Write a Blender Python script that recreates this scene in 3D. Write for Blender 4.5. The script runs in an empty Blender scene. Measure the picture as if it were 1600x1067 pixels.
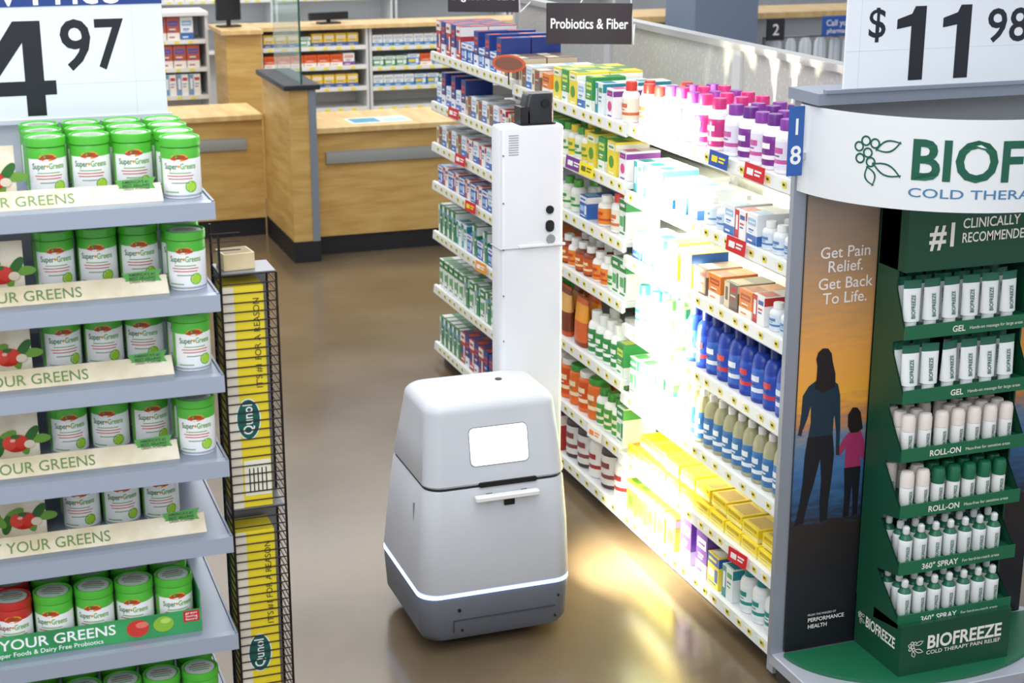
import bpy, math, random
from mathutils import Vector, Matrix
random.seed(7)
SC=bpy.context.scene
COL=SC.collection
try:
    SC.view_settings.view_transform='Standard'
except Exception: pass
# ------------------------------------------------------------ materials
def lin(c): return c/12.92 if c<=.04045 else ((c+.055)/1.055)**2.4
def hexc(h): return tuple(lin(int(h[i:i+2],16)/255) for i in (0,2,4))+(1,)
_M={}
def M(h,rough=.45,metal=0,emit=0,alpha=1,trans=0):
    k=(h,rough,metal,emit,alpha,trans)
    if k in _M: return _M[k]
    m=bpy.data.materials.new('paint_'+h); m.use_nodes=True
    b=m.node_tree.nodes['Principled BSDF']
    b.inputs['Base Color'].default_value=hexc(h); b.inputs['Roughness'].default_value=rough
    b.inputs['Metallic'].default_value=metal
    if emit: b.inputs['Emission Color'].default_value=hexc(h); b.inputs['Emission Strength'].default_value=emit
    if trans: b.inputs['Transmission Weight'].default_value=trans
    b.inputs['Alpha'].default_value=alpha
    _M[k]=m; return m
def noisy(name,c1,c2,scale=(5,5,5),rough=.4,detail=4,lo=.35,hi=.65,bump=0,rvar=0):
    m=bpy.data.materials.new(name); m.use_nodes=True; nt=m.node_tree; N=nt.nodes; L=nt.links
    b=N['Principled BSDF']; b.inputs['Roughness'].default_value=rough
    tc=N.new('ShaderNodeTexCoord'); mp=N.new('ShaderNodeMapping'); mp.inputs['Scale'].default_value=scale
    nz=N.new('ShaderNodeTexNoise'); nz.inputs['Scale'].default_value=1; nz.inputs['Detail'].default_value=detail
    cr=N.new('ShaderNodeValToRGB'); cr.color_ramp.elements[0].position=lo; cr.color_ramp.elements[1].position=hi
    cr.color_ramp.elements[0].color=hexc(c1); cr.color_ramp.elements[1].color=hexc(c2)
    L.new(tc.outputs['Object'],mp.inputs[0]); L.new(mp.outputs[0],nz.inputs['Vector']); L.new(nz.outputs[0],cr.inputs[0]); L.new(cr.outputs[0],b.inputs['Base Color'])
    if bump:
        bp=N.new('ShaderNodeBump'); bp.inputs['Strength'].default_value=bump; bp.inputs['Distance'].default_value=.01
        L.new(nz.outputs[0],bp.inputs['Height']); L.new(bp.outputs[0],b.inputs['Normal'])
    if rvar:
        mr=N.new('ShaderNodeMapRange'); mr.inputs['To Min'].default_value=rough-rvar; mr.inputs['To Max'].default_value=rough+rvar
        L.new(nz.outputs[0],mr.inputs['Value']); L.new(mr.outputs[0],b.inputs['Roughness'])
    return m
WOOD=noisy('maple_wood','C39A54','D8B26C',(3,3,22),.4)
WOODT=noisy('maple_wood_top','D2AE74','E4C68E',(16,3,3),.3)
FLOOR=noisy('polished_concrete','5E4F3C','766650',(1.3,1.3,1.3),.2,8,.3,.7,0,.06)
PEG=noisy('pegboard','B4B4AE','C0C0B8',(60,60,60),.5,0,.62,.64)
SHW=M('DFE1E2',.35); SHG=M('929BAE',.35,.2)
CARD=noisy('printed_kraft_card','DCCDAA','F3E9D2',(14,14,14),.6)
WHITE=M('F2F2F0',.4)
BLACK=M('101012',.4)
# ------------------------------------------------------------ mesh builder
_T={}
def text2d(s,size,bold=0,align='LEFT'):
    k=(s,bold,align)
    if k not in _T:
        cu=bpy.data.curves.new('t','FONT'); cu.body=s; cu.size=1; cu.offset=bold; cu.resolution_u=3; cu.align_x=align
        ob=bpy.data.objects.new('t',cu); COL.objects.link(ob)
        dg=bpy.context.evaluated_depsgraph_get(); dg.update()
        ev=ob.evaluated_get(dg); me=ev.to_mesh()
        vs=[(v.co.x,v.co.y) for v in me.vertices]; fs=[tuple(p.vertices) for p in me.polygons]
        ev.to_mesh_clear(); bpy.data.objects.remove(ob); bpy.data.curves.remove(cu)
        _T[k]=(vs,fs)
    vs,fs=_T[k]
    return [(x*size,y*size) for x,y in vs],fs
class MB:
    def __init__(s): s.v=[];s.f=[];s.m=[];s.sm=[];s.mats=[]
    def mi(s,m):
        if m not in s.mats: s.mats.append(m)
        return s.mats.index(m)
    def add(s,vs,fs,mat,smooth=False):
        o=len(s.v); s.v+= [tuple(v) for v in vs]; i=s.mi(mat)
        for f in fs: s.f.append(tuple(o+a for a in f)); s.m.append(i); s.sm.append(smooth)
        return s
    def box(s,x0,x1,y0,y1,z0,z1,mat):
        vs=[(x0,y0,z0),(x1,y0,z0),(x1,y1,z0),(x0,y1,z0),(x0,y0,z1),(x1,y0,z1),(x1,y1,z1),(x0,y1,z1)]
        return s.add(vs,[(0,3,2,1),(4,5,6,7),(0,1,5,4),(1,2,6,5),(2,3,7,6),(3,0,4,7)],mat)
    def loft(s,rings,mat,smooth=True,caps=(1,1),mats=None):
        n=len(rings[0]); o=len(s.v)
        for r in rings: s.v+=[tuple(p) for p in r]
        for k in range(len(rings)-1):
            i=s.mi(mats[k] if mats else mat)
            for j in range(n):
                a=o+k*n+j; b=o+k*n+(j+1)%n
                s.f.append((a,b,b+n,a+n)); s.m.append(i); s.sm.append(smooth)
        if caps[0]: s.f.append(tuple(o+j for j in reversed(range(n)))); s.m.append(s.mi(mats[0] if mats else mat)); s.sm.append(False)
        if caps[1]:
            q=o+(len(rings)-1)*n
            s.f.append(tuple(q+j for j in range(n))); s.m.append(s.mi(mats[-1] if mats else mat)); s.sm.append(False)
        return s
    def lathe(s,prof,mat,n=16,c=(0,0),sy=1,mats=None,caps=(1,1)):
        rings=[[(c[0]+r*math.cos(2*math.pi*j/n),c[1]+sy*r*math.sin(2*math.pi*j/n),z) for j in range(n)] for r,z in prof]
        return s.loft(rings,mat,True,caps,mats)
    def rbox(s,x0,x1,y0,y1,z0,z1,mat,r=.01,b=.003,n=3):
        return s.loft([rr(x0+i,x1-i,y0+i,y1-i,z,max(r-i*.5,.0005),n) for z,i in ((z0,b),(z0+b,0),(z1-b,0),(z1,b))],mat)
    def text(s,t,size,org,ux,uy,mat,bold=0,align='LEFT',width=None,fn=None):
        vs,fs=text2d(t,size,bold,align)
        if width:
            xs=[v[0] for v in vs]; k=width/(max(xs)-min(xs)); vs=[(x*k,y) for x,y in vs]
        if fn: P=[fn(x,y) for x,y in vs]
        else:
            o=Vector(org);a=Vector(ux);b=Vector(uy); P=[o+a*x+b*y for x,y in vs]
        return s.add(P,fs,mat)
    def cyl(s,p,q,r,mat,n=8):
        p=Vector(p);q=Vector(q);d=(q-p).normalized(); a=d.orthogonal().normalized(); b=d.cross(a)
        return s.loft([[c+a*r*math.cos(2*math.pi*j/n)+b*r*math.sin(2*math.pi*j/n) for j in range(n)] for c in (p,q)],mat)
    def mesh(s,name='mesh'):
        me=bpy.data.meshes.new(name); me.from_pydata(s.v,[],s.f)
        for m in s.mats: me.materials.append(m)
        me.polygons.foreach_set('material_index',s.m); me.polygons.foreach_set('use_smooth',s.sm)
        me.update()
        if any(s.sm):
            try: me.set_sharp_from_angle(angle=math.radians(38))
            except Exception: pass
        return me
def rr(x0,x1,y0,y1,z,r,n=4):
    pts=[]
    for cx,cy,a0 in ((x1-r,y0+r,-90),(x1-r,y1-r,0),(x0+r,y1-r,90),(x0+r,y0+r,180)):
        for k in range(n+1):
            a=math.radians(a0+90*k/n); pts.append((cx+r*math.cos(a),cy+r*math.sin(a),z))
    return pts
def rrv(x0,x1,z0,z1,y,r,n=4):
    return [(p[0],y,p[1]) for p in rr(x0,x1,z0,z1,0,r,n)]
def thing(name,mesh,label,cat,loc=(0,0,0),rot=0,group=None,kind=None):
    o=bpy.data.objects.new(name,mesh); COL.objects.link(o); o.location=loc
    if isinstance(rot,(int,float)): o.rotation_euler=(0,0,rot)
    else: o.rotation_euler=rot
    if kind=='structure': o['kind']='structure'; 
    if label: o['label']=label
    if cat: o['category']=cat
    if group: o['group']=group
    return o
def part(par,name,mb,label=None,loc=(0,0,0)):
    me=mb.mesh(name) if isinstance(mb,MB) else mb
    o=bpy.data.objects.new(name,me); COL.objects.link(o); o.parent=par; o.location=loc
    if label: o['label']=label
    return o
def B1(x0,x1,y0,y1,z0,z1,mat):
    return MB().box(x0,x1,y0,y1,z0,z1,mat)
PI=math.pi
# ------------------------------------------------------------ structure
o=thing('floor',MB().box(-4,12,-1,20,-.05,0,FLOOR).mesh('floor'),'brown polished concrete shop floor','floor',kind='structure')
WALLM=noisy('painted_wall','B9BDC2','C8CBCF',(2,2,2),.6)
thing('wall_back',MB().box(-4,12,20,20.1,0,4.5,WALLM).mesh(),'pale grey painted back wall','wall',kind='structure')
thing('wall_right',MB().box(12,12.1,-1,20,0,4.5,WALLM).mesh(),'pale grey painted side wall','wall',kind='structure')
# ------------------------------------------------------------ product kinds
def K(name,label,cat,w,d,h,parts): return dict(name=name,label=label,cat=cat,w=w,d=d,h=h,parts=parts)
def Bx(w,d,h,c1,c2,c3,style=0,label=None,name='medicine_box'):
    mb=MB(); m1,m2,m3=M(c1,.35),M(c2,.35),M(c3,.35); e=.0004
    mb.loft([rr(-w/2+i,w/2-i,-d/2+i,d/2-i,z,.0012,1) for z,i in ((0,.001),(.001,0),(h-.001,0),(h,.001))],m1,False)
    y=-d/2-e; X=lambda a:-w/2+w*a; Z=lambda a:h*a
    def R(a,b,c,dd,m,q=0): mb.add([(X(a),y-q,Z(c)),(X(b),y-q,Z(c)),(X(b),y-q,Z(dd)),(X(a),y-q,Z(dd))],[(0,1,2,3)],m)
    def S(c,dd,m): mb.add([(-w/2-e,-d/2,Z(c)),(-w/2-e,-d/2,Z(dd)),(-w/2-e,d/2,Z(dd)),(-w/2-e,d/2,Z(c))],[(0,1,2,3)],m); mb.add([(w/2+e,-d/2,Z(c)),(w/2+e,d/2,Z(c)),(w/2+e,d/2,Z(dd)),(w/2+e,-d/2,Z(dd))],[(0,1,2,3)],m)
    if style==0:
        R(.01,.99,.0,.32,m2); R(.12,.88,.62,.84,m3); R(.2,.7,.45,.5,m2); R(.2,.6,.38,.42,m3); R(.15,.6,.1,.16,m1,.0003); R(.2,.8,.70,.75,m1,.0003); S(0,.32,m2)
    elif style==1:
        R(0.01,.4,.02,.98,m2); R(.48,.92,.7,.85,m3); R(.48,.85,.52,.58,m2); R(.48,.8,.4,.45,m3); R(.1,.3,.3,.8,m1,.0003); S(.7,.98,m2)
    elif style==2:
        n=14; mb.add([(X(.5)+.3*w*math.cos(2*PI*k/n),y,Z(.4)+min(.3*w,.25*h)*math.sin(2*PI*k/n)) for k in range(n)],[tuple(range(n))],m2)
        R(.1,.9,.74,.93,m3); R(.2,.8,.05,.1,m3); R(.2,.75,.80,.86,m2,.0003); S(.74,.93,m3)
    else:
        R(.01,.99,.7,.98,m2); R(.08,.6,.3,.55,m3); R(.66,.92,.2,.6,m2); R(.1,.8,.1,.15,m2); R(.12,.8,.8,.88,m1,.0003); S(.7,.98,m2)
    mb.add([(X(.1),-d*.42,h+e),(X(.9),-d*.42,h+e),(X(.9),-d*.05,h+e),(X(.1),-d*.05,h+e)],[(0,1,2,3)],m3 if style in(0,3) else m2)
    return K(name,label or 'small printed cardboard medicine carton on a shelf','box',w,d,h,[(name,mb.mesh(name))])
def Bt(r,h,body,label_c,cap,accent,lab=None,name='medicine_bottle',caph=.22,capr=.62,sh=.8,sy=1,n=14,glass=False,ridges=True):
    m=M(body,.12,trans=.85) if glass else M(body,.3); ml=M(label_c,.35); ma=M(accent,.35); mc=M(cap,.35)
    bh=h*(1-caph); s0=bh*sh
    mb=MB()
    prof=[(r*.88,0),(r,.005),(r,s0*.12),(r*1.012,s0*.125),(r*1.012,s0*.3),(r*1.012,s0*.42),(r*1.012,s0*.82),(r*1.012,s0*.95),(r,s0*.955),(r,s0)]
    mats=[m,m,m,ml,ma,ml,ml,ml,m]
    for k in range(1,4):
        a=k/4*PI/2; prof.append((capr*r*.85+(r-capr*r*.85)*math.cos(a),s0+(bh-s0)*math.sin(a)*.95)); mats.append(m)
    prof.append((capr*r*.85,bh)); mats.append(m)
    mb.lathe(prof,m,n,sy=sy,mats=mats)
    R=r*1.03
    def W(a0,a1,z0,z1,mm):
        k=5; vs=[]
        for j in range(k+1):
            a=a0+(a1-a0)*j/k
            vs+= [(R*math.sin(a),-R*sy*math.cos(a),z0),(R*math.sin(a),-R*sy*math.cos(a),z1)]
        mb.add(vs,[(2*j,2*j+2,2*j+3,2*j+1) for j in range(k)],mm)
    W(-.7,.7,s0*.6,s0*.76,ma); W(-.5,.4,s0*.5,s0*.54,mc if cap!='F5F5F2' else ma); W(-.5,.5,s0*.2,s0*.26,ml)
    c=MB(); cr=capr*r; ch=h-bh
    c.lathe([(cr,0),(cr,ch*.85),(cr*.93,ch)],mc,12,sy=1 if sy==1 else min(1,sy*1.3))
    cm=c.mesh('cap')
    return K(name,lab or 'plastic medicine bottle with a printed label on a shelf','bottle',2*r*1.03,2*r*1.03*sy,h,[(name,mb.mesh(name)),('cap',cm,bh)])
def Pouch(w,d,h,c1,c2,c3,lab='printed orange supplement pouch standing upright'):
    mb=MB(); m1,m2,m3=M(c1,.3),M(c2,.3),M(c3,.3); n=16; rings=[]
    for z,k in ((0,.85),(h*.1,1),(h*.5,.9),(h*.85,.45),(h*.95,.08),(h,.05)):
        rings.append([(w/2*math.copysign(abs(math.cos(2*PI*j/n))**.6,math.cos(2*PI*j/n)),d/2*k*math.sin(2*PI*j/n),z) for j in range(n)])
    mb.loft(rings,m1,True,mats=[m2,m1,m3,m1,m2])
    return K('supplement_pouch',lab,'pouch',w,d,h,[('supplement_pouch',mb.mesh())])
def put(k,x,y,z,rot=0,group=None,label=None):
    p=k['parts']; o=thing(k['name'],p[0][1],label or k['label'],k['cat'],(x,y,z+.0004),rot,group)
    for q in p[1:]: part(o,q[0],q[1],loc=(0,0,q[2]))
    return o
def fill(y0,y1,z,segs,group,rows=2,front=2.378,rot=-PI/2,maxd=.40):
    tot=sum(s[1] for s in segs); y=y0
    for s in segs:
        k=s[0]; L=(y1-y0)*s[1]/tot; n=max(1,int(L/(k['w']+.004))); p=L/n
        ks=s[2] if len(s)>2 else [k]
        for i in range(n):
            kk=ks[i%len(ks)] if len(ks)>1 else k
            for r in range(1 if (kk['cat']=='box' and z<1.5) else rows):
                xx=front+.004+kk['d']/2+r*(kk['d']+.005)
                if xx+kk['d']/2>front+maxd: break
                if r and random.random()<.08: continue
                put(kk,xx,y+p*(i+.5),z,rot+random.uniform(-.02,.02),group)
        y+=L
# ------------------------------------------------------------ right gondola
TAG=MB(); TAG.box(-.0008,0,-.021,.021,-.012,.012,M('F6F6EC',.5)); TAG.box(-.0012,-.0002,-.021,.004,-.012,.012,M('F3E13A',.5)); TAG.box(-.0014,-.0002,-.014,0,-.002,.006,M('35352A',.5)); TAGM=TAG.mesh('price_tag')
XF=2.36; XB=2.81
def section(ya,yb,zs,label):
    e=thing('shelving_unit',None,label,'shelf',(XF,ya,0))
    w=yb-ya
    part(e,'back_panel',B1(XB-XF,XB-XF+.03,0,w,.02,1.86,PEG),'off-white perforated back panel')
    part(e,'upright',B1(XB-XF-.012,XB-XF,.0,.03,.02,1.86,M('C4C5C6',.4)))
    part(e,'upright',B1(XB-XF-.012,XB-XF,w-.03,w,.02,1.86,M('C4C5C6',.4)))
    part(e,'top_rail',B1(XB-XF-.015,XB-XF+.045,0,w,1.86,1.885,M('B8B8B6',.3,.3)))
    part(e,'kick_plate',B1(.05,XB-XF,.002,w-.002,0,.06,M('3A3634',.5)),'dark kick plate')
    for i,z in enumerate(zs):
        mb=MB(); mb.box(.012,XB-XF-.013,.003,w-.003,z-.02,z,SHW)
        mb.loft([[(a,yy,zz) for a,zz in ((.012,z+.006),(-.002,z+.004),(-.006,z-.036),(.0,z-.042),(.012,z-.036))] for yy in (.003,w-.003)],M('E4E5E0',.3),False)
        s=part(e,'shelf',mb)
        y=.05; 
        while y<w-.05:
            part(s,'price_tag',TAGM,loc=(-.0048,y,z-.015)).rotation_euler=(0,-.1,0)
            y+=random.choice([.072,.085,.1])
    return e
ZN=[.10,.33,.58,.85,1.115,1.36,1.61]; ZM=[.10,.345,.62,.93,1.165,1.385,1.60]; ZF=[.10,.41,.70,.96,1.16,1.37,1.62]
section(4.10,5.32,ZN,'white steel shop shelving with stomach remedies and price tags')
section(5.32,6.54,ZM,'white steel shop shelving with fiber and probiotic products')
section(6.54,7.76,ZF,'white steel shop shelving with green and blue medicine cartons')
W='F5F5F2'
g='products on the medicine shelves'
purp=Bt(.036,.17,'F2EFF4','7B2E8C','6A2A86','F4F2F4','white plastic bottle with purple label and purple cap',capr=.66,caph=.2)
pink=Bt(.036,.17,'F2EFF4','C8327E','D4347E','F8F0E0','white plastic bottle with pink label and pink cap',capr=.66,caph=.2)
whp=Bt(.036,.165,'F4F2F4','E9E4F0','8A3C9E','C85AA0','white plastic bottle with a purple cap',capr=.66,caph=.2)
redc=Bt(.034,.15,'F4F2EE','E8E2D0','D23A30','D06A40','white plastic bottle with a red cap')
blue=Bt(.037,.20,'2143A8','3E6BC8','1B2C78','E9EEF6','tall blue plastic bottle with dark blue cap',capr=.5,caph=.17,sh=.72)
blue2=Bt(.037,.20,'2143A8','2A50B8','1B2C78','D04048','blue plastic bottle with red and blue label',capr=.5,caph=.17,sh=.72)
clear=Bt(.031,.19,'B4B08A','3F78B0','F5F5F2','E8EEF2','clear bottle with blue label and white cap',capr=.45,caph=.13,sh=.7)
teal=Bt(.034,.165,'F4F4F2','EAF2F0','2E8C8C','2C8E88','white plastic bottle with a teal label')
grn=Bt(.036,.16,'F2F3EC','4E9C3C','3C8A34','F0E8C8','plastic bottle with green label and green cap')
grn2=Bt(.032,.13,'F2F3EC','E6EED8','4C9A34','3E8E38','white plastic bottle with a green cap')
yel=Bt(.032,.13,'F4F2E8','F0D848','E8C830','6A9A30','plastic bottle with yellow label and yellow cap')
org=Bt(.046,.17,'E8742A','E4702A','3E9A3A','F4E0B8','orange plastic canister with a green cap',capr=.9,caph=.14,sh=.93)
orw=Bt(.046,.17,'E8742A','D8521E','F0EEE8','F4E0B8','orange plastic canister with a white cap',capr=.9,caph=.14,sh=.93)
org2=Bt(.035,.12,'F4F2EC','E88A2C','F5F5F2','C8421E','white plastic bottle with an orange label')
brn2=Bt(.035,.12,'8A3E22','C8561E','F5F5F2','F0D8A0','brown plastic bottle with an orange label')
dark=Bt(.058,.20,'4A3B3C','E4E0DC','ECE8E0','8A4A4A','large dark plastic jar with a pale label',capr=.72,caph=.14,sh=.85)
jarw=Bt(.05,.18,'F0EEEA','F0EDE6','E8E6E2','A8383A','large white plastic jar with a printed label',capr=.8,caph=.14,sh=.88)
grey=Bt(.028,.09,'EDEFF2','D8E4EE','F5F5F2','5B84B8','small white bottle with pale blue label',n=12)
jadeB=Bt(.035,.18,'F4F5F2','2F8A44','F0F2EE','F4F4F0','white bottle with a green label')
D=.14
bw=Bx(.07,D,.10,'F0F3F6','3A70B8','9CC3E4',0,'white and blue medicine carton on a shelf')
bb=Bx(.08,D,.09,'2F62B4','F0F2F5','9CC8EC',3,'blue medicine carton on a shelf')
br=Bx(.075,D,.095,'F2F0EE','C8322E','3858A8',1,'white and red medicine carton on a shelf')
by=Bx(.08,D,.13,'F0DC46','5E9A36','F5F3E8',2,'yellow and green medicine carton on a shelf','supplement_box')
by2=Bx(.11,.18,.045,'F2D92C','F7EFA0','B89410',0,'low yellow medicine carton on a shelf','supplement_box')
by3=Bx(.085,D,.12,'F4E048','2F62B4','F5F3E8',3,'yellow and blue medicine carton on a shelf','supplement_box')
bg=Bx(.07,D,.13,'3F9A52','F0F5EC','D8E86A',0,'green medicine carton on a shelf','supplement_box')
bg2=Bx(.065,D,.15,'EFF3EC','2F8A4A','5AB06A',3,'white and green medicine carton on a shelf')
bg3=Bx(.065,D,.15,'2C8450','F2F4EE','4A9ACF',1,'dark green medicine carton on a shelf')
bo=Bx(.085,D,.09,'E88A3A','F4EEE4','B8442A',0,'orange medicine carton on a shelf')
bp=Bx(.085,D,.17,'6E4AA0','C8B8E0','F2F0F4',0,'purple medicine carton on a shelf')
bpk=Bx(.065,D,.11,'F2EEF2','D8488C','7A3A90',2,'white and pink medicine carton on a shelf','supplement_box')
bdk=Bx(.09,D,.09,'7A6A5C','E8D8B8','C8322E',1,'brown medicine carton on a shelf')
brd=Bx(.065,D,.16,'B83A38','F2E8E0','2F4A90',3,'red medicine carton on a shelf')
bnv=Bx(.065,D,.16,'2A3F86','E8ECF2','C8442E',0,'navy blue medicine carton on a shelf')
bteal=Bx(.075,D,.12,'E8F0F0','2C8E9C','3FA060',1,'white and teal medicine carton on a shelf','supplement_box')
pch=Pouch(.115,.05,.21,'D8622A','8A3A20','F0A030')
pch2=Pouch(.115,.05,.21,'7A3A24','C8501E','E8B060','printed brown supplement pouch standing upright')
a,b=4.13,5.30
fill(a,b,ZN[6],[(purp,.34,[purp,whp]),(whp,.2,[whp,pink]),(pink,.3,[pink,whp]),(redc,.16)],g,3)
fill(a,b,ZN[5],[(grey,.18),(bw,.2,[bw,br]),(grey,.15),(bw,.25,[bw,bb]),(bteal,.22)],g,3)
fill(a,b,ZN[4],[(grey,.12),(br,.15,[br,bo]),(bdk,.2,[bdk,bo]),(bdk,.18,[bdk,by3]),(by,.2,[by,bteal]),(bw,.15)],g,2)
fill(a,b,ZN[3],[(blue,.62,[blue,blue2]),(grn,.2),(teal,.18)],g,2)
fill(a,b,ZN[2],[(clear,.66),(bg2,.34)],g,2)
fill(a,b,ZN[1],[(by2,1)],g,2)
for i in range(9): put(by2,2.378+.10+random.uniform(0,.03),4.20+.125*i,ZN[1]+.046,-PI/2,g)
fill(a,b,ZN[0],[(teal,.22),(bteal,.1),(by3,.16,[by3,bp]),(bp,.14),(by,.38)],g,2)
a,b=5.34,6.52
fill(a,b,ZM[6],[(redc,.12),(bpk,.08),(bteal,.1),(bg,.14,[bg,bw]),(by,.22,[by,bg]),(bo,.14),(bw,.2,[bdk,bw])],g,3)
fill(a,b,ZM[5],[(bpk,.1),(by,.16,[by,bg]),(by,.10,[by,by3]),(yel,.24,[yel,grn2]),(bg,.4)],g,2)
fill(a,b,ZM[4],[(bg2,.08),(grn2,.1,[redc,grn2]),(org2,.12,[org2,bb]),(bb,.14),(grn2,.16),(bw,.4)],g,2)
fill(a,b,ZM[3],[(bg2,.12),(grn2,.12,[grn2,org2]),(org2,.16,[org2,brn2]),(brn2,.2,[brn2,org2]),(bo,.4)],g,2)
fill(a,b,ZM[2],[(bg,.08),(jadeB,.26),(pch,.3,[pch,pch2]),(org,.36)],g,2)
fill(a,b,ZM[1],[(bg2,.06),(grn,.2),(org,.34,[org,orw]),(orw,.4)],g,2)
fill(a,b,ZM[0],[(jarw,.12),(dark,.43,[dark,jarw,dark]),(brd,.45)],g,2)
a,b=6.56,7.74
fill(a,b,ZF[6],[(bdk,.16),(bnv,.34,[bnv,bb]),(bb,.16),(brd,.34,[brd,bnv])],g,2)
fill(a,b,ZF[5],[(bdk,.2,[bdk,br]),(bw,.4,[bw,bdk]),(bnv,.4,[bnv,bw])],g,2)
fill(a,b,ZF[4],[(bo,.2),(br,.4,[br,bw]),(bw,.4,[bw,bdk])],g,2)
fill(a,b,ZF[3],[(bw,.4,[bw,bb]),(br,.6,[br,bb])],g,2)
fill(a,b,ZF[2],[(bg,.2),(bg3,.4,[bg3,bb]),(bteal,.15),(bg3,.25)],g,2)
fill(a,b,ZF[1],[(bg2,.3),(bg3,.35,[bg3,bg2]),(bg2,.35)],g,2)
fill(a,b,ZF[0],[(bnv,.4),(brd,.3,[brd,bnv]),(bg3,.3)],g,2)
def promo(y,z,c1,c2,w=.085,h=.05,lab='small promotional tag clipped to a shelf edge',tilt=.5):
    mb=MB(); m1,m2=M(c1,.4),M(c2,.4)
    mb.box(-w/2,w/2,-.001,.001,-h,0,m1); mb.box(-w*.36,-w*.05,-.0016,-.0008,-h*.7,-h*.3,m2); mb.box(w*.02,w*.36,-.0016,-.0008,-h*.42,-h*.3,m2); mb.box(w*.02,w*.3,-.0016,-.0008,-h*.65,-h*.53,m2)
    mb.box(-.008,.008,.001,.027,-.046,-.038,M('E8E8E8',.3))
    thing('promotional_tag',mb.mesh(),lab,'tag',(2.330,y,z+.03),(0,.12,-PI/2+.30),'promotional tags on the shelf edges')
R_='D8262C';Y_='F6E22C'
for y,z,c1,c2 in ((7.3,1.37,R_,W),(7.2,1.16,R_,W),(7.05,.96,R_,Y_),(4.52,1.605,'2A4FA8',Y_),(4.28,1.605,R_,W),(4.38,1.355,R_,W),(4.28,.325,R_,W),(5.75,1.385,'7A3A90',W),(5.62,1.385,Y_,'6A6A20'),(4.9,.85,Y_,R_),(5.5,.345,'F4F2EE','E88A3A'),(6.9,.70,'F0A040',W)):
    promo(y,z,c1,c2,w=.10 if c1=='7A3A90' else .085,h=.05,lab={'D8262C':'red promotional tag clipped to a shelf edge','F6E22C':'yellow promotional tag clipped to a shelf edge'}.get(c1,'small printed promotional tag clipped to a shelf edge'))
mb=MB(); n=24
mb.loft([[(.085*math.cos(2*PI*j/n),y,.038*math.sin(2*PI*j/n)) for j in range(n)] for y in (-.002,.002)],M('D8643A',.4))
mb.loft([[(.07*math.cos(2*PI*j/n),y,.028*math.sin(2*PI*j/n)) for j in range(n)] for y in (-.003,-.0021)],M('8A5A4A',.4))
mb.cyl((0,0,-.037),(0,0,-.09),.003,BLACK)
thing('shelf_sign',mb.mesh(),'oval orange sign on a small stem over shelf products','sign',(2.325,6.50,1.70),-.9)
# category signs
def catsign(x,y,z,text,w,h,rot,size):
    e=thing('category_sign',None,'dark brown hanging category sign with white lettering','sign',(x,y,z),rot)
    mb=MB(); mb.rbox(-w/2,w/2,-.004,.004,0,h,M('3A3036',.4),.003,.001)
    mb.text(text,size,(0,-.0046,h*.38),(1,0,0),(0,0,1),M('FFFFFF',.4,emit=.2),.012,'CENTER',width=w*.9)
    part(e,'panel',mb)
    ex,ey=2.80-x,.15; lx=ex*math.cos(-rot)-ey*math.sin(-rot); ly=ex*math.sin(-rot)+ey*math.cos(-rot); lz=1.876-z
    mb=MB(); mb.cyl((-w*.1,0,h),(-w*.05,0,h+.03),.003,WHITE); mb.cyl((-w*.05,0,h+.03),(w*.48,0,h+.03),.003,WHITE); mb.cyl((w*.48,0,h+.03),(w*.52,0,.0),.003,WHITE)
    mb.cyl((w*.52,0,.0),(lx,ly,lz),.003,WHITE)
    part(e,'bracket',mb,'white wire bracket')
catsign(2.53,6.10,1.815,'Probiotics & Fiber',.35,.165,-.42,.058)
catsign(2.5,7.35,1.845,'Digestive Care',.34,.155,-.42,.05)
# ------------------------------------------------------------ left endcap
e=thing('endcap_shelving',None,'grey-blue steel endcap shelving stocked with canisters','shelf',(0,0,0))
ZL=[1.80,1.59,1.40,1.195,1.005,.755,.50,.27]
part(e,'back_panel',B1(-.40,.54,4.0,4.03,.0,1.92,M('C8CCD2',.4)))
part(e,'upright',B1(.505,.535,3.965,4.0,.02,1.92,M('7E8590',.3,.4)))
part(e,'upright',B1(-.40,-.37,3.965,4.0,.02,1.92,M('7E8590',.3,.4)))
part(e,'base_deck',B1(-.40,.55,3.46,3.998,0,.12,SHG))
for z in ZL:
    mb=MB(); mb.box(-.40,.545,3.47,3.962,z-.022,z,SHG)
    mb.loft([[(xx,yy,zz) for yy,zz in ((3.475,z+.002),(3.458,z),(3.455,z-.038),(3.475,z-.038))] for xx in (-.402,.552)],M('A0A8B8',.3,.2),False)
    mb.box(.546,.551,3.46,3.95,z-.036,z+.004,M('858D9E',.35,.2))
    part(e,'shelf',mb)
GRN='3FA535'; R=.0435; CH=.134
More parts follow.
